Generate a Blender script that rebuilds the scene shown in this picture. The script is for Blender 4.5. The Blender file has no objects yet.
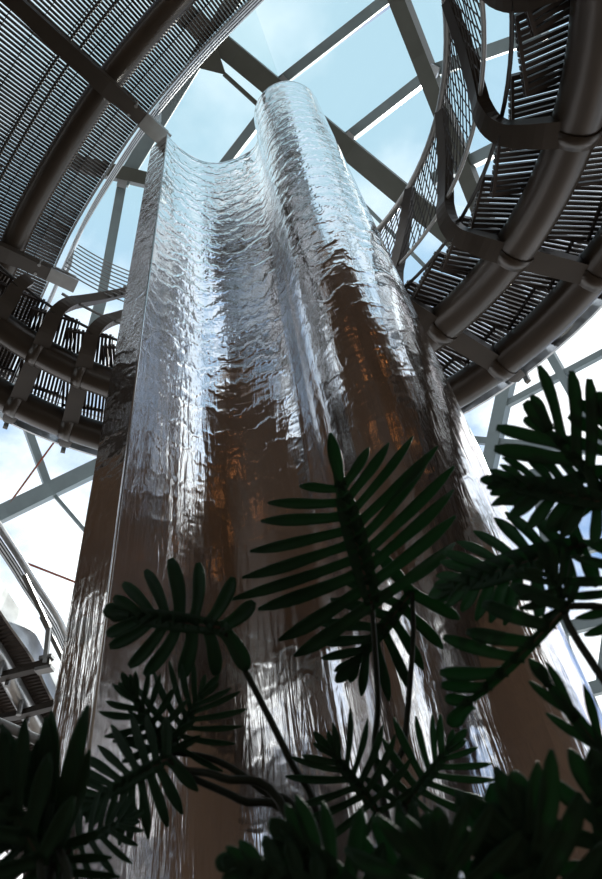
import bpy, math, random
from mathutils import Vector, Matrix
random.seed(7)
PI = math.pi
scene = bpy.context.scene
COL = scene.collection
CZ = 1.1                                   # eye height above the floor

# ------------------------------------------------------------------ camera
F_PX, W_PX, H_PX = 684.0, 602.0, 879.0
CX, CY = W_PX/2, H_PX/2
zen = Vector((203.0-CX, -146.0-CY, F_PX)).normalized()      # straight up, in camera axes (x right, y down, z forward)
fw = Vector((0, 0, 1))
ay = (fw - zen*fw.dot(zen)).normalized()
ax = ay.cross(zen)
def c2w(v): return Vector((ax.dot(v), ay.dot(v), zen.dot(v)))
cam_d = bpy.data.cameras.new('camera')
cam = bpy.data.objects.new('camera', cam_d); COL.objects.link(cam)
r_, u_, b_ = c2w(Vector((1,0,0))), c2w(Vector((0,-1,0))), c2w(Vector((0,0,-1)))
cam.matrix_world = Matrix(((r_.x,u_.x,b_.x,0),(r_.y,u_.y,b_.y,0),(r_.z,u_.z,b_.z,CZ),(0,0,0,1)))
cam_d.sensor_fit = 'VERTICAL'; cam_d.sensor_height = 36.0; cam_d.sensor_width = 24.0
cam_d.lens = F_PX/H_PX*36.0
cam_d.clip_start = 0.05; cam_d.clip_end = 500
cam_d.dof.use_dof = True; cam_d.dof.focus_distance = 7.0; cam_d.dof.aperture_fstop = 5.6
scene.camera = cam
def ray(u, v): return c2w(Vector((u-CX, v-CY, F_PX)).normalized())
def at_z(u, v, z): d = ray(u, v); return d*(z/d.z)
def at_d(u, v, dep): return c2w(Vector((u-CX, v-CY, F_PX)))*(dep/F_PX)

# ------------------------------------------------------------------ sky, sun, exposure
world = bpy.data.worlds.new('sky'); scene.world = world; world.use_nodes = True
wt = world.node_tree; wt.nodes.clear()
def wn(t, **k):
    n = wt.nodes.new(t)
    for a, b in k.items(): setattr(n, a, b)
    return n
tc = wn('ShaderNodeTexCoord'); sep = wn('ShaderNodeSeparateXYZ'); wt.links.new(tc.outputs['Generated'], sep.inputs[0])
ramp = wn('ShaderNodeValToRGB'); wt.links.new(sep.outputs['Z'], ramp.inputs[0])
cr = ramp.color_ramp
cr.elements[0].position = 0.0; cr.elements[0].color = (0.80, 0.88, 0.95, 1)
cr.elements[1].position = 1.0; cr.elements[1].color = (0.58, 0.82, 0.95, 1)
e = cr.elements.new(0.45); e.color = (0.27, 0.45, 0.85, 1)
e = cr.elements.new(0.93); e.color = (0.56, 0.80, 0.95, 1)
e = cr.elements.new(0.8); e.color = (0.48, 0.70, 1.02, 1)
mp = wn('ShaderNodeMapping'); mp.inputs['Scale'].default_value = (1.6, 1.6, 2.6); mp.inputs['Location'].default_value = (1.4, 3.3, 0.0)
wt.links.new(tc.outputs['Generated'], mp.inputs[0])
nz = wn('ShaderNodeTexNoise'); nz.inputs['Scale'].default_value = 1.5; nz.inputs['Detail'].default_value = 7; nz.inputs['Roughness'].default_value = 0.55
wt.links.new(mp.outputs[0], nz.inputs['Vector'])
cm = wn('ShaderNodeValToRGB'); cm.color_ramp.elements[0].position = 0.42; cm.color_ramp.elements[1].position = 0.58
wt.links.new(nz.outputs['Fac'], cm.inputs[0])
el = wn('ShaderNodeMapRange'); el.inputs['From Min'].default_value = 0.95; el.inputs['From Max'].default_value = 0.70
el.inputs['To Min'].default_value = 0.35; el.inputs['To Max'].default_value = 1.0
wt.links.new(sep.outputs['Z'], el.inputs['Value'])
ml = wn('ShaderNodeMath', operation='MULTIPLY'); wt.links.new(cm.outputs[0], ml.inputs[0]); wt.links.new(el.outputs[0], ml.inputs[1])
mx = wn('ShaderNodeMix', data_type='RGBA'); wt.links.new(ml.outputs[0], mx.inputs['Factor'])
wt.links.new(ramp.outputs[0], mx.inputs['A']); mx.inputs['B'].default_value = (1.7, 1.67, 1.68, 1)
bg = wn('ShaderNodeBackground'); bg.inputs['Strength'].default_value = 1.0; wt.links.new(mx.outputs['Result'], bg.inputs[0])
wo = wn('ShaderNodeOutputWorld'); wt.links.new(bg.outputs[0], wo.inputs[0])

sun_dir = ray(612, 388)
sd = bpy.data.lights.new('sun', 'SUN'); sd.energy = 5.0; sd.angle = math.radians(0.6); sd.color = (1.0, 0.95, 0.88)
sun = bpy.data.objects.new('sun', sd); COL.objects.link(sun); sun.location = (12, 22, 24)
sun.rotation_euler = sun_dir.to_track_quat('Z', 'Y').to_euler()
vs = scene.view_settings
scene.display_settings.display_device = 'sRGB'
vs.view_transform = 'Standard'; vs.look = 'None'; vs.gamma = 1.0; vs.use_curve_mapping = False
vs.exposure = 0.0

# ------------------------------------------------------------------ materials
def mat(name, col, rough=0.5, metal=0.0, noise=0.0, nscale=6.0, bump=0.0, bscale=40.0, spec=0.5):
    m = bpy.data.materials.new(name); m.use_nodes = True
    nt = m.node_tree; b = nt.nodes['Principled BSDF']
    b.inputs['Base Color'].default_value = (*col, 1); b.inputs['Roughness'].default_value = rough
    b.inputs['Metallic'].default_value = metal; b.inputs['Specular IOR Level'].default_value = spec
    t = nt.nodes.new('ShaderNodeTexCoord')
    if noise:
        n = nt.nodes.new('ShaderNodeTexNoise'); n.inputs['Scale'].default_value = nscale; n.inputs['Detail'].default_value = 5
        nt.links.new(t.outputs['Object'], n.inputs['Vector'])
        r = nt.nodes.new('ShaderNodeValToRGB')
        r.color_ramp.elements[0].position = 0.3; r.color_ramp.elements[1].position = 0.7
        r.color_ramp.elements[0].color = (*[c*(1-noise) for c in col], 1); r.color_ramp.elements[1].color = (*[min(1, c*(1+noise)) for c in col], 1)
        nt.links.new(n.outputs['Fac'], r.inputs[0]); nt.links.new(r.outputs[0], b.inputs['Base Color'])
    if bump:
        n2 = nt.nodes.new('ShaderNodeTexNoise'); n2.inputs['Scale'].default_value = bscale; n2.inputs['Detail'].default_value = 4
        nt.links.new(t.outputs['Object'], n2.inputs['Vector'])
        bp = nt.nodes.new('ShaderNodeBump'); bp.inputs['Strength'].default_value = bump; bp.inputs['Distance'].default_value = 0.02
        nt.links.new(n2.outputs['Fac'], bp.inputs['Height']); nt.links.new(bp.outputs[0], b.inputs['Normal'])
    return m
M = {}
M['tube'] = mat('bronze_painted_steel', (0.040, 0.029, 0.020), 0.30, 0.1, 0.12, 3)
M['arm'] = mat('dark_painted_steel', (0.038, 0.029, 0.021), 0.4, 0.1, 0.12, 4)
M['slat'] = mat('dark_slat_metal', (0.05, 0.038, 0.032), 0.45, 0.1, 0.18, 5)
M['grate'] = mat('grey_grating_metal', (0.10, 0.08, 0.068), 0.45, 0.2, 0.15, 5)
M['rail'] = mat('grey_rail_steel', (0.28, 0.28, 0.27), 0.32, 0.5, 0.1, 6)
M['silver'] = mat('bright_galvanised_steel', (0.55, 0.57, 0.58), 0.30, 0.75, 0.12, 9)
M['meshw'] = mat('woven_wire', (0.10, 0.095, 0.09), 0.4, 0.4, 0.1, 9)
M['cable'] = mat('black_cable', (0.03, 0.028, 0.026), 0.5)
M['redrod'] = mat('rust_red_tie_rod', (0.30, 0.09, 0.05), 0.5)
M['girder'] = mat('dark_green_grey_girder_paint', (0.085, 0.088, 0.072), 0.5, 0, 0.10, 2)
M['purlin'] = mat('pale_grey_green_purlin_paint', (0.24, 0.30, 0.31), 0.4, 0.1, 0.08, 3)
M['wood'] = mat('brown_timber_cladding', (0.125, 0.072, 0.038), 0.5, 0, 0.35, 1.4)
M['floor'] = mat('brown_stone_paving', (0.10, 0.075, 0.055), 0.55, 0, 0.25, 1.5)
M['soil'] = mat('dark_soil', (0.045, 0.03, 0.02), 0.9, 0, 0.4, 12, 0.6, 30)
M['cap'] = mat('brushed_steel_edge', (0.72, 0.72, 0.72), 0.22, 1.0)
M['petiole'] = mat('dark_green_brown_stalk', (0.013, 0.016, 0.008), 0.6, 0, 0.25, 20, spec=0.2)
M['midrib'] = mat('reddish_midrib', (0.05, 0.035, 0.020), 0.45, 0, 0.2, 20)
# lamp (gives off light)
lm = bpy.data.materials.new('warm_lamp'); lm.use_nodes = True
lm.node_tree.nodes['Principled BSDF'].inputs['Base Color'].default_value = (1, .5, .2, 1)
lm.node_tree.nodes['Principled BSDF'].inputs['Emission Color'].default_value = (1.0, 0.36, 0.10, 1)
lm.node_tree.nodes['Principled BSDF'].inputs['Emission Strength'].default_value = 2.2
M['lamp'] = lm
# glass: clear with a slight surface reflection
gm = bpy.data.materials.new('clear_glass'); gm.use_nodes = True; nt = gm.node_tree; nt.nodes.clear()
o_ = nt.nodes.new('ShaderNodeOutputMaterial'); t_ = nt.nodes.new('ShaderNodeBsdfTransparent'); g_ = nt.nodes.new('ShaderNodeBsdfGlossy')
t_.inputs[0].default_value = (0.95, 0.98, 0.98, 1); g_.inputs['Roughness'].default_value = 0.03
fr = nt.nodes.new('ShaderNodeFresnel'); fr.inputs[0].default_value = 1.25; m_ = nt.nodes.new('ShaderNodeMixShader')
nt.links.new(fr.outputs[0], m_.inputs[0]); nt.links.new(t_.outputs[0], m_.inputs[1]); nt.links.new(g_.outputs[0], m_.inputs[2]); nt.links.new(m_.outputs[0], o_.inputs[0])
M['glass'] = gm
# leaves: glossy dark green with light passing through
def leafmat(name, c1, c2, tr):
    m = bpy.data.materials.new(name); m.use_nodes = True; nt = m.node_tree
    b = nt.nodes['Principled BSDF']; out = nt.nodes['Material Output']
    t = nt.nodes.new('ShaderNodeTexCoord'); n = nt.nodes.new('ShaderNodeTexNoise'); n.inputs['Scale'].default_value = 9; n.inputs['Detail'].default_value = 4
    nt.links.new(t.outputs['Object'], n.inputs['Vector'])
    r = nt.nodes.new('ShaderNodeValToRGB'); r.color_ramp.elements[0].position = .35; r.color_ramp.elements[1].position = .68
    r.color_ramp.elements[0].color = (*c1, 1); r.color_ramp.elements[1].color = (*c2, 1)
    nt.links.new(n.outputs['Fac'], r.inputs[0]); nt.links.new(r.outputs[0], b.inputs['Base Color'])
    b.inputs['Roughness'].default_value = 0.5; b.inputs['Specular IOR Level'].default_value = 0.2
    tl = nt.nodes.new('ShaderNodeBsdfTranslucent'); tl.inputs[0].default_value = (*tr, 1)
    mx = nt.nodes.new('ShaderNodeMixShader'); mx.inputs[0].default_value = 0.3
    nt.links.new(b.outputs[0], mx.inputs[1]); nt.links.new(tl.outputs[0], mx.inputs[2]); nt.links.new(mx.outputs[0], out.inputs[0])
    return m
M['leaf'] = leafmat('dark_green_leaf', (0.014, 0.034, 0.018), (0.026, 0.058, 0.030), (0.055, 0.19, 0.075))

# sculpture: polished steel under a thin sheet of running water (relief only)
def steel(name, base, rough):
    m = bpy.data.materials.new(name); m.use_nodes = True; nt = m.node_tree; b = nt.nodes['Principled BSDF']
    b.inputs['Base Color'].default_value = (*base, 1); b.inputs['Metallic'].default_value = 1.0; b.inputs['Roughness'].default_value = rough
    uv = nt.nodes.new('ShaderNodeUVMap'); uv.uv_map = 'UVMap'
    def mapn(sx, sy):
        q = nt.nodes.new('ShaderNodeMapping'); q.inputs['Scale'].default_value = (sx, sy, 1); nt.links.new(uv.outputs[0], q.inputs[0]); return q
    def noise(q, sc, det, dist=0.0, typ=None):
        n = nt.nodes.new('ShaderNodeTexNoise')
        if typ: n.noise_type = typ
        n.inputs['Scale'].default_value = sc; n.inputs['Detail'].default_value = det; n.inputs['Distortion'].default_value = dist
        nt.links.new(q.outputs[0], n.inputs['Vector']); return n
    rip = noise(mapn(2.2, 4.6), 1.7, 2.5, 0.8, 'RIDGED_MULTIFRACTAL')     # scalloped ripples
    wv = nt.nodes.new('ShaderNodeTexWave'); wv.wave_type = 'BANDS'; wv.bands_direction = 'Y'; wv.wave_profile = 'SIN'
    wv.inputs['Scale'].default_value = 0.95; wv.inputs['Distortion'].default_value = 9.0; wv.inputs['Detail'].default_value = 3.0
    wv.inputs['Detail Scale'].default_value = 2.2; wv.inputs['Detail Roughness'].default_value = 0.6
    nt.links.new(mapn(1.7, 1.0).outputs[0], wv.inputs['Vector'])
    big = noise(mapn(2.2, 0.35), 1.1, 1.0, 0.3)                             # slow unevenness of the sheet
    stk = noise(mapn(17.0, 1.5), 1.0, 4.0, 0.5)                            # fine vertical runs
    def math_(op, a, b_):
        k = nt.nodes.new('ShaderNodeMath'); k.operation = op
        for i, s in enumerate((a, b_)):
            if isinstance(s, (int, float)): k.inputs[i].default_value = s
            else: nt.links.new(s, k.inputs[i])
        return k.outputs[0]
    sp = nt.nodes.new('ShaderNodeSeparateXYZ'); nt.links.new(uv.outputs[0], sp.inputs[0])
    mr = nt.nodes.new('ShaderNodeMapRange'); mr.inputs['From Min'].default_value = 3.2; mr.inputs['From Max'].default_value = 9.5
    nt.links.new(sp.outputs['Y'], mr.inputs['Value'])
    top = mr.outputs[0]                                                    # water breaks into ripples high up, into runs lower down
    low = math_('SUBTRACT', 1.0, top)
    h = math_('MULTIPLY', rip.outputs[0], math_('ADD', math_('MULTIPLY', top, 0.0045), 0.001))
    h = math_('ADD', h, math_('MULTIPLY', stk.outputs[0], math_('ADD', math_('MULTIPLY', low, 0.0048), 0.0009)))
    h = math_('ADD', h, math_('MULTIPLY', big.outputs[0], 0.005))
    h = math_('ADD', h, math_('MULTIPLY', math_('POWER', wv.outputs['Fac'], 2.2), math_('ADD', math_('MULTIPLY', top, 0.0055), 0.0008)))
    bp = nt.nodes.new('ShaderNodeBump'); bp.inputs['Strength'].default_value = 1.0; bp.inputs['Distance'].default_value = 1.0
    nt.links.new(h, bp.inputs['Height']); nt.links.new(bp.outputs[0], b.inputs['Normal'])
    return m
M['steel'] = steel('wet_polished_steel', (0.90, 0.88, 0.875), 0.11)

# ------------------------------------------------------------------ mesh helpers (all coordinates relative to the eye height CZ)
WL = {}
def wloc(o): return WL.get(o.name, Vector((0, 0, 0)))
def tag(o, label=None, cat=None, group=None, kind=None):
    if label: o['label'] = label
    if cat: o['category'] = cat
    if group: o['group'] = group
    if kind: o['kind'] = kind
    return o
def empty(name, loc):
    o = bpy.data.objects.new(name, None); COL.objects.link(o)
    o.location = Vector(loc)+Vector((0, 0, CZ)); o.empty_display_size = 0.2
    WL[o.name] = Vector(loc); return o
class MB:
    def __init__(s): s.v = []; s.f = []; s.uv = None
    def quadstrip(s, rings, closed=True, caps=True):
        n = len(rings[0]); b = len(s.v)
        for r in rings: s.v += [Vector(p) for p in r]
        for i in range(len(rings)-1):
            for j in range(n if closed else n-1):
                k = (j+1) % n
                s.f.append((b+i*n+j, b+i*n+k, b+(i+1)*n+k, b+(i+1)*n+j))
        if caps and closed:
            s.f.append(tuple(b+j for j in reversed(range(n)))); e = b+(len(rings)-1)*n
            s.f.append(tuple(e+j for j in range(n)))
        return s
    def tube(s, pts, r, n=10, r1=None):
        pts = [Vector(p) for p in pts]; rings = []; prev = None
        for i, p in enumerate(pts):
            t = (pts[min(i+1, len(pts)-1)]-pts[max(i-1, 0)]).normalized()
            if prev is None:
                a = Vector((0, 0, 1)) if abs(t.z) < .9 else Vector((1, 0, 0))
                x = t.cross(a).normalized()
            else: x = (prev-t*prev.dot(t)).normalized()
            prev = x; y = t.cross(x)
            rr = r if r1 is None else r+(r1-r)*i/(len(pts)-1)
            rings.append([p+(x*math.cos(q)+y*math.sin(q))*rr for q in [2*PI*j/n for j in range(n)]])
        return s.quadstrip(rings)
    def sweep(s, pts, side, w, h):
        """rectangular bar along pts; side = fixed width direction (or one per point)"""
        pts = [Vector(p) for p in pts]; rings = []
        for i, p in enumerate(pts):
            t = (pts[min(i+1, len(pts)-1)]-pts[max(i-1, 0)]).normalized()
            sd = Vector(side[i] if isinstance(side, list) else side); sd = (sd-t*sd.dot(t)).normalized()
            up = t.cross(sd)
            ww = w[i] if isinstance(w, (list, tuple)) else w
            hh = h[i] if isinstance(h, (list, tuple)) else h
            rings.append([p-sd*ww/2-up*hh/2, p+sd*ww/2-up*hh/2, p+sd*ww/2+up*hh/2, p-sd*ww/2+up*hh/2])
        return s.quadstrip(rings)
    def box(s, c, x, y, z):
        """box about c with half-axis vectors x, y, z"""
        c, x, y, z = Vector(c), Vector(x), Vector(y), Vector(z); b = len(s.v)
        for k in (-1, 1):
            for (i, j) in ((-1, -1), (1, -1), (1, 1), (-1, 1)): s.v.append(c+x*i+y*j+z*k)
        for q in ((3, 2, 1, 0), (4, 5, 6, 7), (0, 1, 5, 4), (1, 2, 6, 5), (2, 3, 7, 6), (3, 0, 4, 7)): s.f.append(tuple(b+i for i in q))
        return s
    def slab(s, poly, d):
        """polygon extruded by vector d"""
        b = len(s.v); n = len(poly); d = Vector(d)
        s.v += [Vector(p) for p in poly]+[Vector(p)+d for p in poly]
        s.f.append(tuple(b+i for i in reversed(range(n)))); s.f.append(tuple(b+n+i for i in range(n)))
        for i in range(n): k = (i+1) % n; s.f.append((b+i, b+k, b+n+k, b+n+i))
        return s
    def build(s, name, m, parent=None, smooth=False, origin=None):
        if origin is None:
            lo = [min(p[i] for p in s.v) for i in range(3)]; hi = [max(p[i] for p in s.v) for i in range(3)]
            origin = Vector([(a+b)/2 for a, b in zip(lo, hi)])
        me = bpy.data.meshes.new(name); me.from_pydata([tuple(p-origin) for p in s.v], [], s.f); me.update()
        me.materials.append(M[m])
        if smooth:
            me.polygons.foreach_set('use_smooth', [len(p.vertices) <= 4 for p in me.polygons])
        o = bpy.data.objects.new(name, me); COL.objects.link(o)
        if parent is not None: o.parent = parent; o.location = origin-wloc(parent)
        else: o.location = origin+Vector((0, 0, CZ))
        WL[o.name] = Vector(origin); return o
def structure(o): o['kind'] = 'structure'; return o

# ------------------------------------------------------------------ the setting: floor, gallery, walls
ZF = -CZ
m = MB(); m.slab([(-14*math.cos(a)-1, 2+14*math.sin(a), ZF-.3) for a in [-2*PI*i/48 for i in range(48)]], (0, 0, .3))
structure(m.build('floor', 'floor'))
# gallery deck out of view, outline cut to darken bands reflected in the steel
ZG = 10.25
def deck_poly(z): return [(-4.6, .55, z), (-3.2, .6, z), (-1.0, .75, z), (1.2, .6, z), (2.1, .0, z), (2.5, -.5, z), (9.2, -.9, z), (7.5, -6.5, z), (3, -9.5, z), (-1, -11, z), (-9, -8, z), (-11, -1, z), (-12.2, 4.6, z), (-11.6, 6.8, z), (-9.8, 9.4, z), (-7.4, 9.4, z), (-6.9, 4.4, z), (-6.9, 0.2, z)]
m = MB(); m.slab(deck_poly(ZG), (0, 0, .35)); gal = structure(m.build('ceiling_unseen', 'wood'))
tag(gal, 'unseen brown timber gallery deck, outline shaped for the reflections in the steel')

# ------------------------------------------------------------------ glass roof
DC = Vector((-1.0, 2.0, -1.1)); DR = Vector((14.0, 14.0, 22.0))
def dome(u, v, off=0.0):
    d = ray(u, v); R = DR-Vector((off, off, off))
    o = -DC
    a = sum((d[i]/R[i])**2 for i in range(3)); b = 2*sum(o[i]*d[i]/R[i]**2 for i in range(3)); c = sum((o[i]/R[i])**2 for i in range(3))-1
    return d*((-b+math.sqrt(b*b-4*a*c))/(2*a))
def dnorm(p): q = p-DC; return Vector([q[i]/DR[i]**2 for i in range(3)]).normalized()
def dsph(az, el, off=0.0):
    d = Vector((math.sin(az)*math.cos(el), math.cos(az)*math.cos(el), math.sin(el))); R = DR-Vector((off, off, off))
    return DC+d*(1/math.sqrt(sum((d[i]/R[i])**2 for i in range(3))))
roof = empty('glass_roof', (DC.x, DC.y, 19.0))
tag(roof, 'domed glass roof of steel girders and clear panes above the stairs', 'roof')
def beam(a, b, w, h, name, mt, off=0.35, n=4, parent=None):
    pa = [dome(a[0]+(b[0]-a[0])*i/n, a[1]+(b[1]-a[1])*i/n, off) for i in range(n+1)]
    sides = [((pa[min(i+1, n)]-pa[max(i-1, 0)]).cross(dnorm(p))) for i, p in enumerate(pa)]
    o = MB().sweep(pa, sides, w, h).build(name, mt, roof if parent is None else parent)
    return o
girders = [((120,-40),(470,250),.52,.7), ((372,-70),(520,310),.38,.42), ((70,162),(250,205),.34,.55)]
for a, b, w, h in girders: beam(a, b, w, h, 'girder', 'girder', .45, 6)
purl = [((276,86),(470,-66),.24,.40), ((338,146),(434,71),.24,.40), ((434,71),(545,32),.28,.40), ((205,190),(276,98),.24,.40),
        ((434,180),(560,118),.28,.40), ((245,-20),(122,183),.36,.45), ((122,183),(101,300),.24,.40), ((101,300),(70,420),.30,.4),
        ((480,322),(300,140),.10,.14), ((-40,534),(140,447),.36,.45), ((20,408),(49,489),.18,.25), ((49,489),(110,560),.08,.1),
        ((512,360),(488,472),.30,.4), ((440,437),(602,452),.16,.25), ((602,452),(748,434),.16,.25), ((488,472),(470,560),.3,.4), ((536,470),(572,700),.22,.30),
        ((548,558),(752,507),.20,.28), ((558,631),(756,580),.24,.30), ((570,695),(760,645),.24,.30), ((598,690),(606,630),.10,.15), ((572,700),(640,980),.34,.4),
        ((520,300),(606,452),.18,.3), ((500,408),(760,270),.14,.25), ((720,150),(770,920),.34,.4), ((470,560),(450,760),.4,.5)]
for a, b, w, h in purl: beam(a, b, w, h, 'purlin', 'purlin', .30, 4)
# bolted joints where purlins meet the girders
for (u, v) in ((283,82),(349,138),(434,71),(122,183)):
    p = dome(u, v, .62); n = dnorm(p); t = Vector((0, 0, 1)).cross(n).normalized()
    MB().box(p, t*.12, n.cross(t)*.12, n*.05).build('joint_plate', 'silver', roof)
# gusset plate and tie rod hanging from the main girder
tri = [dome(213,36,.9), dome(190,66,.95), dome(226,75,.95)]
MB().slab(tri, dnorm(tri[0])*.06).build('gusset_plate', 'girder', roof)
MB().tube([dome(224,74,.92), dome(268,114,.92)], .06, 8).build('tie_rod', 'girder', roof)
for a, b in (((4,511),(60,434)), ((16,559),(80,584))):
    MB().tube([dome(*a,.5), dome(*b,.5)], .025, 6).build('tie_rod', 'redrod', roof)
# panes: corner nodes in the picture's direction, lying on the dome
panes = [[(120,-40),(282,86),(470,-66),(380,-200),(200,-160)], [(282,86),(349,138),(434,71),(404,-2),(470,-66)], [(349,138),(405,195),(478,210),(434,71)],
         [(404,-2),(434,71),(560,28),(560,-60),(470,-66)], [(434,71),(478,210),(560,118),(600,20)], [(120,-40),(245,-20),(122,183),(60,162),(20,40)],
         [(245,-20),(282,86),(205,190),(122,183)], [(282,86),(349,138),(405,195),(300,330),(205,190)], [(122,183),(205,190),(200,420),(70,420),(101,300)],
         [(60,162),(122,183),(101,300),(70,420),(-60,420),(-80,200)], [(-60,420),(20,408),(49,489),(-40,534),(-90,500)], [(20,408),(70,420),(140,447),(49,489)],
         [(-40,534),(49,489),(110,560),(60,600),(-60,640)], [(49,489),(140,447),(180,600),(110,560)], [(110,560),(180,600),(160,760),(60,600)], [(-60,640),(60,600),(160,760),(-60,800)],
         [(405,195),(478,210),(512,360),(488,472),(400,420)], [(478,210),(560,118),(700,200),(640,330),(512,360)], [(512,360),(640,330),(760,430),(602,452),(500,442)],
         [(488,472),(500,442),(602,452),(640,536),(548,560),(536,470)], [(602,452),(760,430),(760,560),(640,536)], [(488,472),(536,470),(560,631),(572,700),(450,760),(470,560)],
         [(548,560),(640,536),(680,600),(560,631)], [(560,631),(680,600),(690,665),(576,691)], [(572,700),(690,665),(760,900),(640,980)], [(400,420),(488,472),(470,560),(450,760),(300,760),(300,330)]]
for P in panes:
    q = [dome(u, v, 0.0) for u, v in P]; c = sum(q, Vector())/len(q); n = dnorm(c)
    MB().slab(q, n*.02).build('pane', 'glass', roof)
# the rest of the dome, behind and beside the photographer: ribs, rings and panes
azs = [math.radians(a) for a in range(84, 301, 24)]
els = [math.radians(e) for e in (2, 16, 30, 44, 58, 72)]
for i, a in enumerate(azs):
    pts = [dsph(a, e, .35) for e in els]
    MB().sweep(pts, [(pts[min(k+1, 5)]-pts[max(k-1, 0)]).cross(dnorm(p)) for k, p in enumerate(pts)], .3, .5).build('rib', 'girder', roof)
for e in els[1:]:
    pts = [dsph(a, e, .3) for a in azs]
    MB().sweep(pts, [(pts[min(k+1, len(pts)-1)]-pts[max(k-1, 0)]).cross(dnorm(p)) for k, p in enumerate(pts)], .22, .3).build('ring_purlin', 'purlin', roof)
for i in range(len(azs)-1):
    for j in range(len(els)-1):
        q = [dsph(azs[i], els[j]), dsph(azs[i+1], els[j]), dsph(azs[i+1], els[j+1]), dsph(azs[i], els[j+1])]
        MB().slab(q, dnorm(q[0])*.02).build('pane', 'glass', roof)
# unseen timber walls, spans and gaps set for brown bands in the reflections
def wall(name, a0, a1, z1, R=11.5):
    pts = [(-1+R*math.sin(a0+(a1-a0)*i/16), 2+R*math.cos(a0+(a1-a0)*i/16)) for i in range(17)]
    m = MB(); m.quadstrip([[(x, y, ZF), (x, y, z1), (-1+(x+1)*1.03, 2+(y-2)*1.03, z1), (-1+(x+1)*1.03, 2+(y-2)*1.03, ZF)] for x, y in pts])
    return structure(m.build(name, 'wood'))
wall('wall_right_unseen', math.radians(97), math.radians(140), 11.0)
wall('wall_back_unseen', math.radians(140), math.radians(184), 11.0)
wall('wall_back_pier_unseen', math.radians(207), math.radians(238), 11.0)
wall('wall_left_unseen', math.radians(264), math.radians(302), 11.0)

# ------------------------------------------------------------------ water sculpture
ZT, ZB = 12.0, ZF+.30
cc, cr_ = Vector((.66, 3.42)), .555
chan = [(-1.34,3.37), (-1.265,3.50), (-1.19,3.61), (-1.06,3.74), (-.91,3.85), (-.78,3.91), (-.64,3.945), (-.46,3.945), (-.28,3.915), (-.12,3.87), (.02,3.80), (.09,3.72)]
arc = [(cc.x+cr_*math.cos(math.radians(a)), cc.y+cr_*math.sin(math.radians(a))) for a in range(158, 389, 5)]
def smooth_poly(P, n):
    out = []
    for i in range(len(P)-1):
        p0, p1, p2, p3 = [Vector(P[max(0, min(len(P)-1, k))]) for k in (i-1, i, i+1, i+2)]
        for k in range(n):
            t = k/n
            out.append(.5*((2*p1)+(p2-p0)*t+(2*p0-5*p1+4*p2-p3)*t*t+(3*p1-p0-3*p2+p3)*t**3))
    out.append(Vector(P[-1])); return out
front = smooth_poly(chan, 5)[:-1]+smooth_poly([chan[-1], arc[0]], 2)[:-1]+[Vector(p) for p in arc]
side = [Vector((-1.66, 3.54))]
sculp = empty('water_sculpture', (-.3, 3.7, ZF))
tag(sculp, 'towering polished steel column with a hollow channel and a round bulge, water running down', 'sculpture')
def sheet(name, plan, m, par, smooth=True, thick=None, u0=0.0):
    nz_ = 40; me = bpy.data.meshes.new(name); V = []; UV = []
    us = [u0]
    for i in range(1, len(plan)): us.append(us[-1]+(plan[i]-plan[i-1]).length)
    org = Vector((plan[0].x, plan[0].y, 0))
    for k in range(nz_+1):
        z = ZB+(ZT-ZB)*k/nz_
        for p, u in zip(plan, us): V.append(Vector((p.x, p.y, z))-org); UV.append((u, z))
    n = len(plan); Fc = [(k*n+i, k*n+i+1, (k+1)*n+i+1, (k+1)*n+i) for k in range(nz_) for i in range(n-1)]
    me.from_pydata([tuple(v) for v in V], [], Fc); me.update()
    l = me.uv_layers.new(name='UVMap')
    for lp in me.loops: l.data[lp.index].uv = UV[lp.vertex_index]
    me.materials.append(M[m]); me.polygons.foreach_set('use_smooth', [smooth]*len(me.polygons))
    o = bpy.data.objects.new(name, me); COL.objects.link(o); o.parent = par; o.location = org-wloc(par)
    WL[o.name] = org
    return o
tag(sheet('curved_face', front, 'steel', sculp), 'rippling S-curved steel face under running water')
tag(sheet('side_face', [Vector((-1.66,3.54)), Vector((-1.345,3.372))], 'steel', sculp, False, u0=7.0), 'narrow flat wet steel side')
bk = [front[-1], Vector((.95,4.25)), Vector((.2,4.55)), Vector((-.8,4.5)), Vector((-1.5,4.1)), Vector((-1.66,3.54))]
sheet('back_face', bk, 'steel', sculp, False, u0=12.0)
MB().tube([(-1.343, 3.368, ZB), (-1.343, 3.368, ZT)], .014, 8).build('edge_strip', 'cap', sculp, True)
cap = [(p.x, p.y, ZT-.02) for p in front]+[(p.x, p.y, ZT-.02) for p in bk[1:]]
MB().slab(cap, (0, 0, -.05)).build('top_plate', 'cap', sculp)
m = MB(); m.quadstrip([[(-.3+rr*math.cos(a), 3.7+rr*.6*math.sin(a), z) for a in [2*PI*i/40 for i in range(40)]] for rr, z in ((2.3, ZF), (2.3, ZF+.3))])
tag(m.build('plinth', 'floor', sculp), 'low dark stone plinth')

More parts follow.
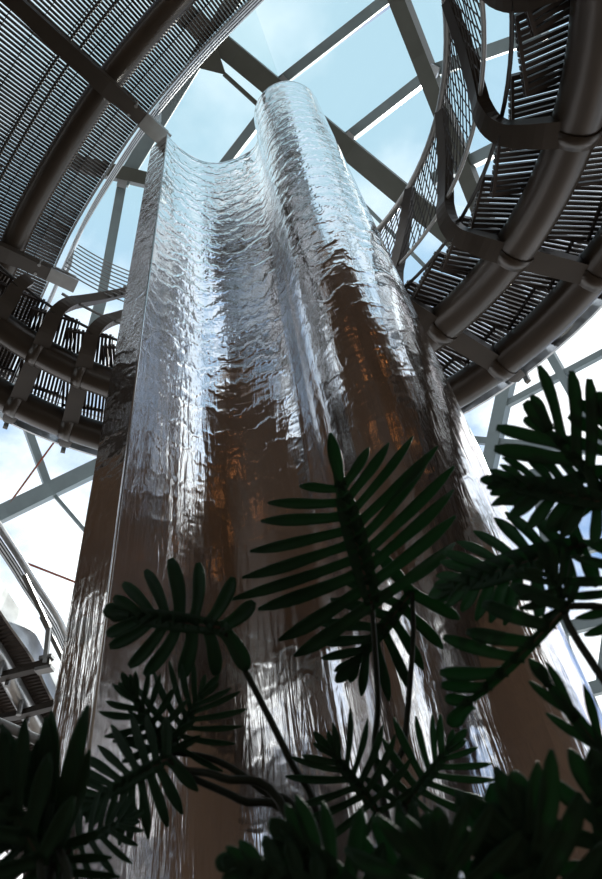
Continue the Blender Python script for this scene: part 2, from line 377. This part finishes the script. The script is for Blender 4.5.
# ------------------------------------------------------------------ main helical stair
AX = Vector((-1.05, 2.0)); KZ = 1.15
def hz(th): return 8+KZ*(th-PI/2)
def HP(deg, R, h=0.0):
    th = math.radians(deg); return Vector((AX.x+R*math.cos(th), AX.y+R*math.sin(th), hz(th)+h))
def rad(deg): th = math.radians(deg); return Vector((math.cos(th), math.sin(th), 0))
def tan_(deg): th = math.radians(deg); return Vector((-math.sin(th), math.cos(th), 0))
TH0, TH1 = -356.0, 205.0
stair = empty('spiral_stair', (AX.x, AX.y, ZF))
tag(stair, 'dark steel spiral stair on two thick tubes winding round the water sculpture', 'stair')
def hrange(a, b, st): n = max(2, int(abs(b-a)/st)+1); return [a+(b-a)*i/(n-1) for i in range(n)]
RT1, RT2, RIN, ROUT, RRAIL = 3.99, 5.04, 3.45, 5.55, 3.14
for R, lb in ((RT1, 'inner thick bronze-painted tube'), (RT2, 'outer thick bronze-painted tube')):
    tag(MB().tube([HP(a, R) for a in hrange(TH0, TH1, 4)], .225, 20).build('stringer_tube', 'tube', stair, True), lb)
# cross arms that turn up into the inner posts
arms = [a for a in range(-340, -20, 20)]+[-15.5, 4.2, 24.1, 42, 61, 80, 100, 119.5, 129, 139, 149, 158.5, 168, 178, 188, 198]
for a in arms:
    r, t = rad(a), tan_(a)
    p = [(5.42, -.02), (5.3, -.04), (5.0, -.05), (4.5, -.05), (4.0, -.05), (3.66, -.04), (3.48, .0), (3.35, .08), (3.25, .20), (3.205, .36), (3.20, .5), (3.18, .9), (3.15, 1.38)]
    w = [.10, .17, .20, .21, .21, .20, .18, .165, .15, .14, .13, .12, .10]
    hh = [.10, .14, .16, .16, .16, .15, .14, .13, .12, .11, .10, .08, .06]
    pts = [Vector((AX.x, AX.y, 0))+r*R+Vector((0, 0, hz(math.radians(a))+h)) for R, h in p[:8]]+[HP(a-17*((h-.08)/1.3)**1.15, R, h+KZ*math.radians(17*((h-.08)/1.3)**1.15)*.0) for R, h in p[8:]]
    pts = smooth_poly(pts, 3); w = [q.x for q in smooth_poly([(q*1.15, 0) for q in w], 3)]; hh = [q.x for q in smooth_poly([(q*1.15, 0) for q in hh], 3)]
    MB().sweep(pts[:22], t, w[:22], hh[:22]).build('cross_arm', 'arm', stair)
    ke = 37 if a < 131 else 26
    MB().sweep(pts[21:ke], t, w[21:ke], hh[21:ke]).build('post', 'arm', stair)
    for R in (RT1, RT2):
        MB().tube([HP(a-1.0, R), HP(a+1.0, R)], .243, 20).build('collar', 'tube', stair, True)
    op = [HP(a, 5.56, -.05), HP(a, 5.62, .3), HP(a, 5.62, 1.35)]
    MB().sweep(op, t, .07, .05).build('outer_post', 'rail', stair)
# treads with slats
STEP = 8.4
slat_me = None
def slat_mesh():
    me = bpy.data.meshes.new('slat'); b = MB().box((0, 0, 0), (1.05, 0, 0), (0, .0185, 0), (0, 0, .020))
    me.from_pydata([tuple(v) for v in b.v], [], b.f); me.update(); me.materials.append(M['slat']); return me
slat_me = slat_mesh()
k = 0; a = TH0+4
NS = 12
while a < TH1-2:
    z = hz(math.radians(a))+.33; r, t = rad(a), tan_(a)
    # step direction a little off radial, as in the photograph
    sk = math.radians(-6); r2 = r*math.cos(sk)+t*math.sin(sk); t2 = Vector((-r2.y, r2.x, 0))
    c = Vector((AX.x, AX.y, z))+r*4.5
    m = MB()
    for R in (-1.03, -.35, .35, 1.03):
        wdt = .32
        m.box(c+r2*R+Vector((0, 0, -.035)), r2*.014, t2*wdt, Vector((0, 0, .018)))
    m.box(c-t2*.34+Vector((0, 0, -.05)), r2*1.05, t2*.010, Vector((0, 0, .035)))     # nosing
    # brackets down to the tubes
    for R in (-.51, .54): m.box(c+r2*R+Vector((0, 0, -.13)), r2*.03, t2*.10, Vector((0, 0, .085)))
    single = (-28 < a < 72) or (102 < a < 172)
    poss = [(i-(NS-1)/2)*.055 for i in range(NS)]
    if not single:
        for q in poss: m.box(c+t2*q, r2*1.05, t2*.0185, Vector((0, 0, .02)))
    tr = m.build('tread', 'slat', stair, origin=c)
    if not single: tr['kind'] = 'stuff'
    else:
        for q in poss:
            o = bpy.data.objects.new('slat', slat_me); COL.objects.link(o); o.parent = tr
            o.location = t2*q; o.rotation_euler = (0, 0, math.atan2(r2.y, r2.x)+random.uniform(-.006, .006))
    a += STEP
# inner balustrade: handrail, bottom rail, mesh / bar infill
MB().tube([HP(a, RRAIL, 1.40) for a in hrange(TH0+5, 114, 3)], .04, 10).build('handrail', 'rail', stair, True)
MB().tube([HP(a, 3.19, .42) for a in hrange(TH0+5, 129, 3)], .022, 8).build('bottom_rail', 'rail', stair, True)
MB().tube([HP(a, 3.36, .22) for a in hrange(-60, TH1, 3)], .02, 8).build('conduit', 'cable', stair, True)
def mesh_panel(a0, a1):
    """diamond wire mesh filling the slanted bay between two leaning posts"""
    m = MB(); H0, H1 = .43, 1.38; cell = .112; L = math.radians(a1-a0)*RRAIL; Hh = H1-H0; k = .55
    def q(x, h): return HP(a0+math.degrees(x/RRAIL)-17*((h-.08)/1.3)**1.15, 3.185-.035*(h-H0), h)
    for s in (1, -1):
        x0 = -Hh*k
        while x0 < L+Hh*k:
            # strand x = x0 + s*k*(h-Hh/2), clipped to the bay
            ha, hb = ((0-x0)/(s*k)+Hh/2, (L-x0)/(s*k)+Hh/2)
            lo, hi = max(0, min(ha, hb)), min(Hh, max(ha, hb))
            if hi-lo > .01:
                m.tube([q(x0+s*k*(h-Hh/2), h+H0) for h in (lo, (lo+hi)/2, hi)], .0075, 3)
            x0 += cell
    o = m.build('wire_mesh_panel', 'meshw', stair); o['kind'] = 'stuff'
mesh_arms = [-15.5, 4.2, 24.1, 42, 61]
mesh_panel(-35, -16.3)
for a0, a1 in zip(mesh_arms[:-1], mesh_arms[1:]): mesh_panel(a0+.8, a1-.8)
for i in range(9):
    MB().tube([HP(a, 3.13-.004*i, .95+.115*i) for a in hrange(80, 131-i*.25, 3)], .011, 6).build('rail_bar', 'rail', stair, True)
# outer edge: curb, handrail, bars
MB().sweep([HP(a, 5.60, .22) for a in hrange(-60, TH1, 3)], (0, 0, 1), .16, .03).build('edge_curb', 'silver', stair)
MB().tube([HP(a, 5.64, 1.36) for a in hrange(TH0+5, TH1, 3)], .035, 8).build('outer_handrail', 'rail', stair, True)
for i in range(6):
    MB().tube([HP(a, 5.63, .42+.15*i) for a in hrange(-40, TH1, 3)], .010, 5).build('outer_rail_bar', 'silver', stair)

# ------------------------------------------------------------------ walkways carried on one tube (upper left, lower left)
def frame_path(P):
    out = []
    for i, p in enumerate(P):
        t = (P[min(i+1, len(P)-1)]-P[max(i-1, 0)]); t.z = 0; t.normalize(); out.append((p, t, Vector((t.y, -t.x, 0))))
    return out
def resample(P, d):
    out = [P[0]]; acc = 0.0
    for a, b in zip(P[:-1], P[1:]):
        L = (b-a).length; s = d-acc
        while s <= L: out.append(a+(b-a)*(s/L)); s += d
        acc = (acc+L) % d
    return out
def walkway(name, label, P, inner, outer, sign, arm_at, pitch, rail_h, tube_r, under, tubemat, gm_, second=None, ps=1.0, lean=0.0):
    """P tube centre line; inner/outer deck offsets along the normal (sign picks the inner side)"""
    root = empty(name, P[0]); tag(root, label, 'walkway')
    FP = frame_path(P)
    off = lambda f, w, h: f[0]+f[2]*sign*w+Vector((0, 0, h))
    MB().tube(P, tube_r, 20).build('stringer_tube', tubemat, root, True)
    if second is not None: MB().tube([off(f, second, 0) for f in FP], tube_r, 20).build('stringer_tube', tubemat, root, True)
    fine = frame_path(resample(P, pitch)); per = max(1, int(1.9/pitch))
    hd = tube_r+.12
    for b in range(0, len(fine), per):
        m = MB()
        for f in fine[b:b+per]:
            n = f[2]*sign; c = f[0]+n*(inner+outer)/2+Vector((0, 0, hd))
            m.box(c, n*(inner-outer)/2, f[1]*pitch*.32, Vector((0, 0, .022)))
        o = m.build('slat_grating', gm_, root); o['kind'] = 'stuff'
        m = MB(); seg = fine[b:b+per+1]
        if len(seg) < 2: continue
        w = outer+.1
        while w < inner:
            m.sweep([off(f, w, hd-.045) for f in seg[::max(1, len(seg)//6)]]+[off(seg[-1], w, hd-.045)], (0, 0, 1), .05, .012); w += .42
        m.build('grating_bearer', gm_, root)
    for s in arm_at:
        i = min(len(FP)-1, int(s*(len(FP)-1))); f = FP[i]; n = f[2]*sign
        h0 = -tube_r-.06
        MB().sweep([off(f, outer, h0+.14), off(f, 0, h0), off(f, inner+.28, h0+.05)], f[1], [.16*ps, .30*ps, .20*ps], [.12, .16*ps, .10]).build('cross_arm', 'arm', root)
        MB().box(off(f, inner+.22, h0+.12), n*.20*ps, f[1]*.12*ps, Vector((0, 0, .02))).build('end_plate', 'rail', root)
        MB().box(off(f, inner+.22, h0-.02), n*.26*ps, f[1]*.14*ps, Vector((0, 0, .02))).build('end_plate', 'rail', root)
        MB().sweep([off(f, inner+.22, h0), off(f, inner+.26, .25)-f[1]*lean*.2, off(f, inner+.20, rail_h)-f[1]*lean], f[1]+n*.01, .12*ps, .05).build('post', 'rail', root)
        for q in (-.10, .10):
            MB().tube([off((f[0]+f[1]*q, f[1], f[2]), inner-.25, h0-.06), off((f[0]+f[1]*q, f[1], f[2]), inner-.25, h0+.16)], .03, 8).build('bolt', 'rail', root)
    MB().sweep([off(f, inner+.02, hd-.06) for f in FP], (0, 0, 1), .26, .03).build('edge_plate', 'silver', root)
    MB().tube([off(f, inner+.22, rail_h) for f in FP], .045, 10).build('handrail', 'silver', root, True)
    for i in range(6):
        MB().tube([off(f, inner+.20, hd+.12+(rail_h-hd-.2)*i/5) for f in FP], .012, 5).build('rail_cable', 'cable' if i % 2 else 'silver', root)
    for w, h in under:
        MB().tube([off(f, w, h) for f in FP], .025, 6).build('conduit', 'cable', root)
    return root
# upper left: tube centre line from its direction in the picture and a gentle rise
def lerp_pts(pts, zs, n=8): 
    return [Vector(v) for v in smooth_poly([at_z(u, v, z) for (u, v), z in zip(pts, zs)], n)]
pu = lerp_pts([(-62,420),(-28,345),(-1,280),(26,216),(65,147),(108,82),(168,9),(240,-66)], [11.6,11.9,12.25,12.5,12.75,13.0,13.25,13.5])
walkway('upper_walkway', 'slatted walkway on a thick brown tube overhead at the upper left', pu, .78, -3.9, -1, (.103, .372, .72), .062, 1.25, .22, ((-.62,-.10), (-.80,-.10)), 'tube', 'grate', -2.3)  # deck widened beyond the view to darken the channel's reflection
pl = lerp_pts([(-70,560),(-30,615),(0,660),(17,692),(42,735),(75,782),(120,840)], [5.0,4.75,4.5,4.4,4.2,4.0,3.75])
walkway('lower_walkway', 'grey grating walkway with bracketed rail at the lower left edge', pl, .30, -2.2, 1, (.10, .36, .56), .05, .55, .10, ((-.5,.02),), 'silver', 'grate', None, .36, .75)

# ------------------------------------------------------------------ warm lamps under the gallery deck (seen mirrored in the steel)
for i, (x, y) in enumerate(((-.8,-1.2), (1.6,-1.6), (.4,-3.4), (-2.6,-2.4), (2.9,-3.6))):
    t = empty('downlight', (x, y, ZG-.12)); tag(t, ('round warm downlight under the gallery deck, '+('nearest the deck edge', 'at the right of the deck edge', 'in the middle of the deck', 'farthest left', 'farthest back at the right')[i]), 'lamp', 'gallery downlights')
    ring = lambda r, z: [(x+r*math.cos(q), y+r*math.sin(q), z) for q in [2*PI*j/20 for j in range(20)]]
    MB().quadstrip([ring(.16, ZG), ring(.16, ZG-.12), ring(.12, ZG-.12), ring(.12, ZG-.04)], True, False).build('housing', 'arm', t)
    MB().quadstrip([ring(.12, ZG-.05), ring(.12, ZG-.03)]).build('diffuser', 'lamp', t)

# ------------------------------------------------------------------ philodendron plants
def planter():
    m = MB(); m.slab([(-2.2, .75, ZF), (2.6, .75, ZF), (2.6, 1.95, ZF), (-2.2, 1.95, ZF)], (0, 0, .32))
    root = empty('planter_bed', (.2, 1.3, ZF)); tag(root, 'low stone planter bed under the dark green plants', 'planter')
    b = MB()
    for c, x, y in (((.2, .72), 2.45, .05), ((.2, 1.98), 2.45, .05), ((-2.22, 1.35), .05, .63), ((2.62, 1.35), .05, .63)):
        b.box((c[0], c[1], ZF+.158), (x, 0, 0), (0, y, 0), (0, 0, .158))
    b.build('kerb', 'floor', root)
    o = m.build('soil', 'soil', root)
planter()
def cam_dir(x, y, z): return c2w(Vector((x, y, z))).normalized()
def leaf(plant, base, tip, depth, n=8, w=.85, L=(115, 30), Rr=(115, 30), lw=.085, nrm=(0, -.25, -.97), root=None, d1=None, seed=0, stem=True, lenL=1.0, lenR=1.0, cup=.10, web=.07, curl=22, sr=.010, via=None, blunt=False):
    rnd = random.Random(seed)
    B = at_d(base[0], base[1], depth); T = at_d(tip[0], tip[1], d1 or depth)
    y = (T-B); Ln = y.length; y.normalize(); N = cam_dir(*nrm); N = (N-y*N.dot(y)).normalized()
    x = N.cross(y)          # image left when the leaf points up and N faces the viewer -> -x is right
    if x.dot(cam_dir(1, 0, 0)) < 0 and abs(y.dot(cam_dir(0, -1, 0))) > .3: pass
    def rach(s): return B+y*(Ln*s)-N*(Ln*.10*s*s)
    m = MB()
    # web along the midrib
    rows = []
    for i in range(13):
        s = -.02+1.0*i/12; hw = Ln*web*.72*(.55+.9*math.sin(PI*min(1, max(0, .12+.8*s))))*(1 if s < .85 else max(.25, (1.02-s)/.17))
        c = rach(max(0, s)); rows.append([c+x*hw+N*hw*.25, c+x*hw*.5+N*hw*.08, c, c-x*hw*.5+N*hw*.08, c-x*hw+N*hw*.25])
    m.quadstrip(rows, False)
    prof = [.92, .78, .80, .87, .93, .98, .96, .82, .40] if blunt else [.92, .76, .76, .84, .92, .95, .86, .62, .18]
    def lobe(s, ang, ln, wd, sgn, wob, sag):
        c = rach(s); rows = []; a = math.radians(ang); da = -math.radians(curl)*(.4+.6*min(1, ang/90)); K = len(prof)
        pos = c.copy(); st = ln/(K-1)
        for kx in range(K):
            t = kx/(K-1); aa = a+da*t+wob*math.sin(t*2.5)
            d = y*math.cos(aa)+x*sgn*math.sin(aa)
            e = -y*math.sin(aa)+x*sgn*math.cos(aa)
            if kx: pos = pos+d*st-N*(sag*ln*2*t/(K-1))
            hw = wd*prof[kx]*.5; rp = wd*.05*math.sin(t*9+wob*20)
            rows.append([pos+e*hw+N*(hw*.35+rp), pos+e*hw*.5+N*hw*.10, pos, pos-e*hw*.5+N*hw*.10, pos-e*hw+N*(hw*.35-rp)])
        m.quadstrip(rows, False)
    for sgn, (a0, a1), kk in ((1, L, lenL), (-1, Rr, lenR)):
        for i in range(n):
            q = i/(n-1); s = .01+.90*q**.92
            ang = a0+(a1-a0)*q**.85+rnd.uniform(-4, 4)
            ln = Ln*w*kk*(.72+.55*q-.95*q*q+.18*math.sin(q*3))*rnd.uniform(.90, 1.08)
            lobe(s, ang, ln, Ln*lw*rnd.uniform(.9, 1.1)*(1-.25*q), sgn, rnd.uniform(-.10, .10), rnd.uniform(.02, cup*2))
    lobe(.93, rnd.uniform(-5, 5), Ln*w*.42, Ln*lw*1.0, 1, rnd.uniform(-.1, .1), .05)
    # real thickness
    o = m.build('leaf', 'leaf', plant, True, origin=B)
    so = o.modifiers.new('thickness', 'SOLIDIFY'); so.thickness = .0014
    MB().tube([rach(i/8)-N*.003 for i in range(9)], .0055*(Ln/.25)**.5, 6, .002).build('midrib', 'midrib', o, True)
    if stem and root is not None:
        Rt = Vector(root)
        if via: mids = [at_d(*q) for q in via]
        else: mids = [B-y*Ln*.18-Vector((0, 0, .10))]
        last = mids[-1]
        P = smooth_poly([B]+mids+[last*.45+Rt*.55+Vector((0, .03, .08)), Rt], 7); P.reverse()
        MB().tube(P, sr, 8, sr*.55).build('petiole', 'petiole', o, True)
    return o
SZ = ZF+.33
def plant(lbl, root, leaves):
    p = empty('philodendron', root); tag(p, lbl, 'plant', 'philodendrons in the planter bed')
    b = MB().tube([Vector(root)+Vector((0, 0, 0)), Vector(root)+Vector((.01, .01, .10)), Vector(root)+Vector((0, .02, .22))], .035, 10, .022); b.build('stem_base', 'petiole', p, True)
    for i, kw in enumerate(leaves):
        kw = dict(kw); kw.setdefault('root', Vector(root)+Vector((.02*(i % 3-1), .02*(i % 2), .12))); kw.setdefault('seed', len(lbl)*7+i*13)
        leaf(p, **kw)
plant('philodendron at the centre with one big fan leaf spread before the steel bulge', (.14, 1.42, SZ), [
    dict(base=(372,604), tip=(341,478), depth=1.50, n=9, w=1.02, L=(114,78), Rr=(76,50), lw=.115, lenL=1.0, lenR=1.15, nrm=(.15,-.2,-.96), web=.09, curl=5, via=[(378,700,1.48),(381,790,1.45)]),
    dict(base=(412,592), tip=(352,668), depth=1.62, n=7, w=.75, L=(105,30), Rr=(100,30), lw=.14, nrm=(0,-.1,-.99), curl=10, via=[(413,640,1.6),(405,740,1.55),(398,800,1.5)]),
    dict(base=(378,812), tip=(330,752), depth=1.30, n=8, w=.9, L=(110,30), Rr=(110,30), lw=.12, nrm=(-.1,-.3,-.95), curl=14),
    dict(base=(405,806), tip=(452,748), depth=1.32, n=8, w=.9, L=(110,30), Rr=(110,30), lw=.12, nrm=(0,-.3,-.95), curl=14),
])
plant('philodendron left of centre with an arched leaf before the dark channel', (.02, 1.36, SZ), [
    dict(base=(222,628), tip=(120,614), depth=1.40, n=8, w=.62, L=(150,24), Rr=(150,22), lw=.155, nrm=(0,-.25,-.97), curl=30, web=.09, blunt=True, via=[(246,672,1.40),(290,760,1.36),(322,832,1.32)]),
    dict(base=(168,758), tip=(84,806), depth=1.25, n=10, w=.62, L=(115,28), Rr=(120,28), lw=.12, nrm=(0,-.4,-.9), curl=14, via=[(185,770,1.25),(222,778,1.24),(290,822,1.22)]),
    dict(base=(168,752), tip=(202,694), depth=1.34, n=8, w=.95, L=(115,30), Rr=(105,24), lw=.12, nrm=(0,-.3,-.95), curl=12, via=[(215,760,1.34),(262,790,1.33),(310,840,1.3)]),
    dict(base=(166,752), tip=(128,690), depth=1.30, n=8, w=.72, L=(115,28), Rr=(110,28), lw=.12, nrm=(-.2,-.3,-.93), curl=12, via=[(190,776,1.3),(240,800,1.28),(300,840,1.26)]),
    dict(base=(70,848), tip=(128,818), depth=1.15, n=7, w=.7, L=(110,28), Rr=(100,28), lw=.13, nrm=(-.2,-.5,-.8), curl=12),
])
plant('philodendron in the lower left corner with long upright lobes', (-.52, 1.02, SZ), [
    dict(base=(58,850), tip=(42,790), depth=.95, n=5, w=2.0, L=(62,10), Rr=(40,4), lw=.33, nrm=(0,-.3,-.95), curl=6, web=.12),
    dict(base=(60,850), tip=(-20,838), depth=.92, n=7, w=.9, L=(100,25), Rr=(100,25), lw=.14, nrm=(0,-.5,-.85), curl=10),
    dict(base=(56,848), tip=(60,905), depth=.94, n=6, w=1.1, L=(110,30), Rr=(110,30), lw=.18, nrm=(0,-.4,-.9), curl=10),
    dict(base=(40,860), tip=(-10,770), depth=.90, n=5, w=.9, L=(70,14), Rr=(60,10), lw=.20, nrm=(0,-.4,-.9), curl=8),
])
plant('tall philodendron at the right with sunlit leaves against the bright glass', (.72, 1.25, SZ), [
    dict(base=(602,492), tip=(548,424), depth=1.20, n=5, w=1.0, L=(88,26), Rr=(66,22), lw=.20, lenL=1.05, lenR=1.25, blunt=True, nrm=(.1,-.2,-.97), web=.07, curl=10),
    dict(base=(622,470), tip=(604,410), depth=1.22, n=5, w=.9, L=(80,20), Rr=(80,20), lw=.22, blunt=True, nrm=(-.1,-.2,-.97), curl=8),
    dict(base=(612,505), tip=(500,476), depth=1.16, n=9, w=.50, L=(105,28), Rr=(95,24), lw=.13, nrm=(.1,-.6,-.8), web=.12, curl=12),
    dict(base=(580,545), tip=(445,585), depth=1.25, n=10, w=.46, L=(95,28), Rr=(100,28), lw=.11, nrm=(.05,-.55,-.83), web=.10, curl=10),
    dict(base=(568,606), tip=(466,714), depth=1.10, n=7, w=.52, L=(40,22), Rr=(66,40), lw=.115, lenL=.06, nrm=(.2,-.25,-.94), curl=-10, web=.04, blunt=True, via=[(612,608,1.12),(660,625,1.15)]),
    dict(base=(566,606), tip=(548,566), depth=1.12, n=6, w=1.15, L=(95,40), Rr=(60,24), lw=.20, nrm=(.2,-.25,-.94), curl=6),
    dict(base=(640,612), tip=(628,545), depth=1.12, n=7, w=1.15, L=(112,60), Rr=(110,40), lw=.17, nrm=(0,-.2,-.97), curl=8),
    dict(base=(632,790), tip=(548,680), depth=1.05, n=4, w=.55, L=(24,8), Rr=(22,8), lw=.085, nrm=(0,-.2,-.97), web=.05, curl=4),
])
plant('philodendron in the lower right corner, big blurred leaves nearest the viewer', (.30, .80, SZ), [
    dict(base=(545,905), tip=(525,815), depth=.72, n=5, w=1.2, L=(70,8), Rr=(70,8), lw=.30, nrm=(0,-.3,-.95), curl=10, web=.16),
    dict(base=(470,900), tip=(500,826), depth=.74, n=5, w=1.0, L=(80,12), Rr=(70,12), lw=.26, nrm=(0,-.3,-.95), curl=10, web=.14),
    dict(base=(360,900), tip=(290,838), depth=.80, n=6, w=.8, L=(85,16), Rr=(85,16), lw=.22, nrm=(0,-.4,-.9), web=.14, curl=10),
    dict(base=(390,905), tip=(420,838), depth=.82, n=6, w=.9, L=(90,16), Rr=(90,16), lw=.22, nrm=(0,-.4,-.9), web=.14, curl=10),
    dict(base=(610,870), tip=(600,780), depth=.80, n=5, w=.9, L=(90,14), Rr=(90,14), lw=.25, nrm=(0,-.4,-.9), web=.14, curl=10),
    dict(base=(320,890), tip=(228,866), depth=.78, n=6, w=.5, L=(80,16), Rr=(80,16), lw=.20, nrm=(0,-.4,-.9), web=.14, curl=10),
    dict(base=(450,930), tip=(440,850), depth=.70, n=6, w=1.3, L=(100,16), Rr=(100,16), lw=.28, nrm=(0,-.5,-.85), web=.18, curl=10),
])
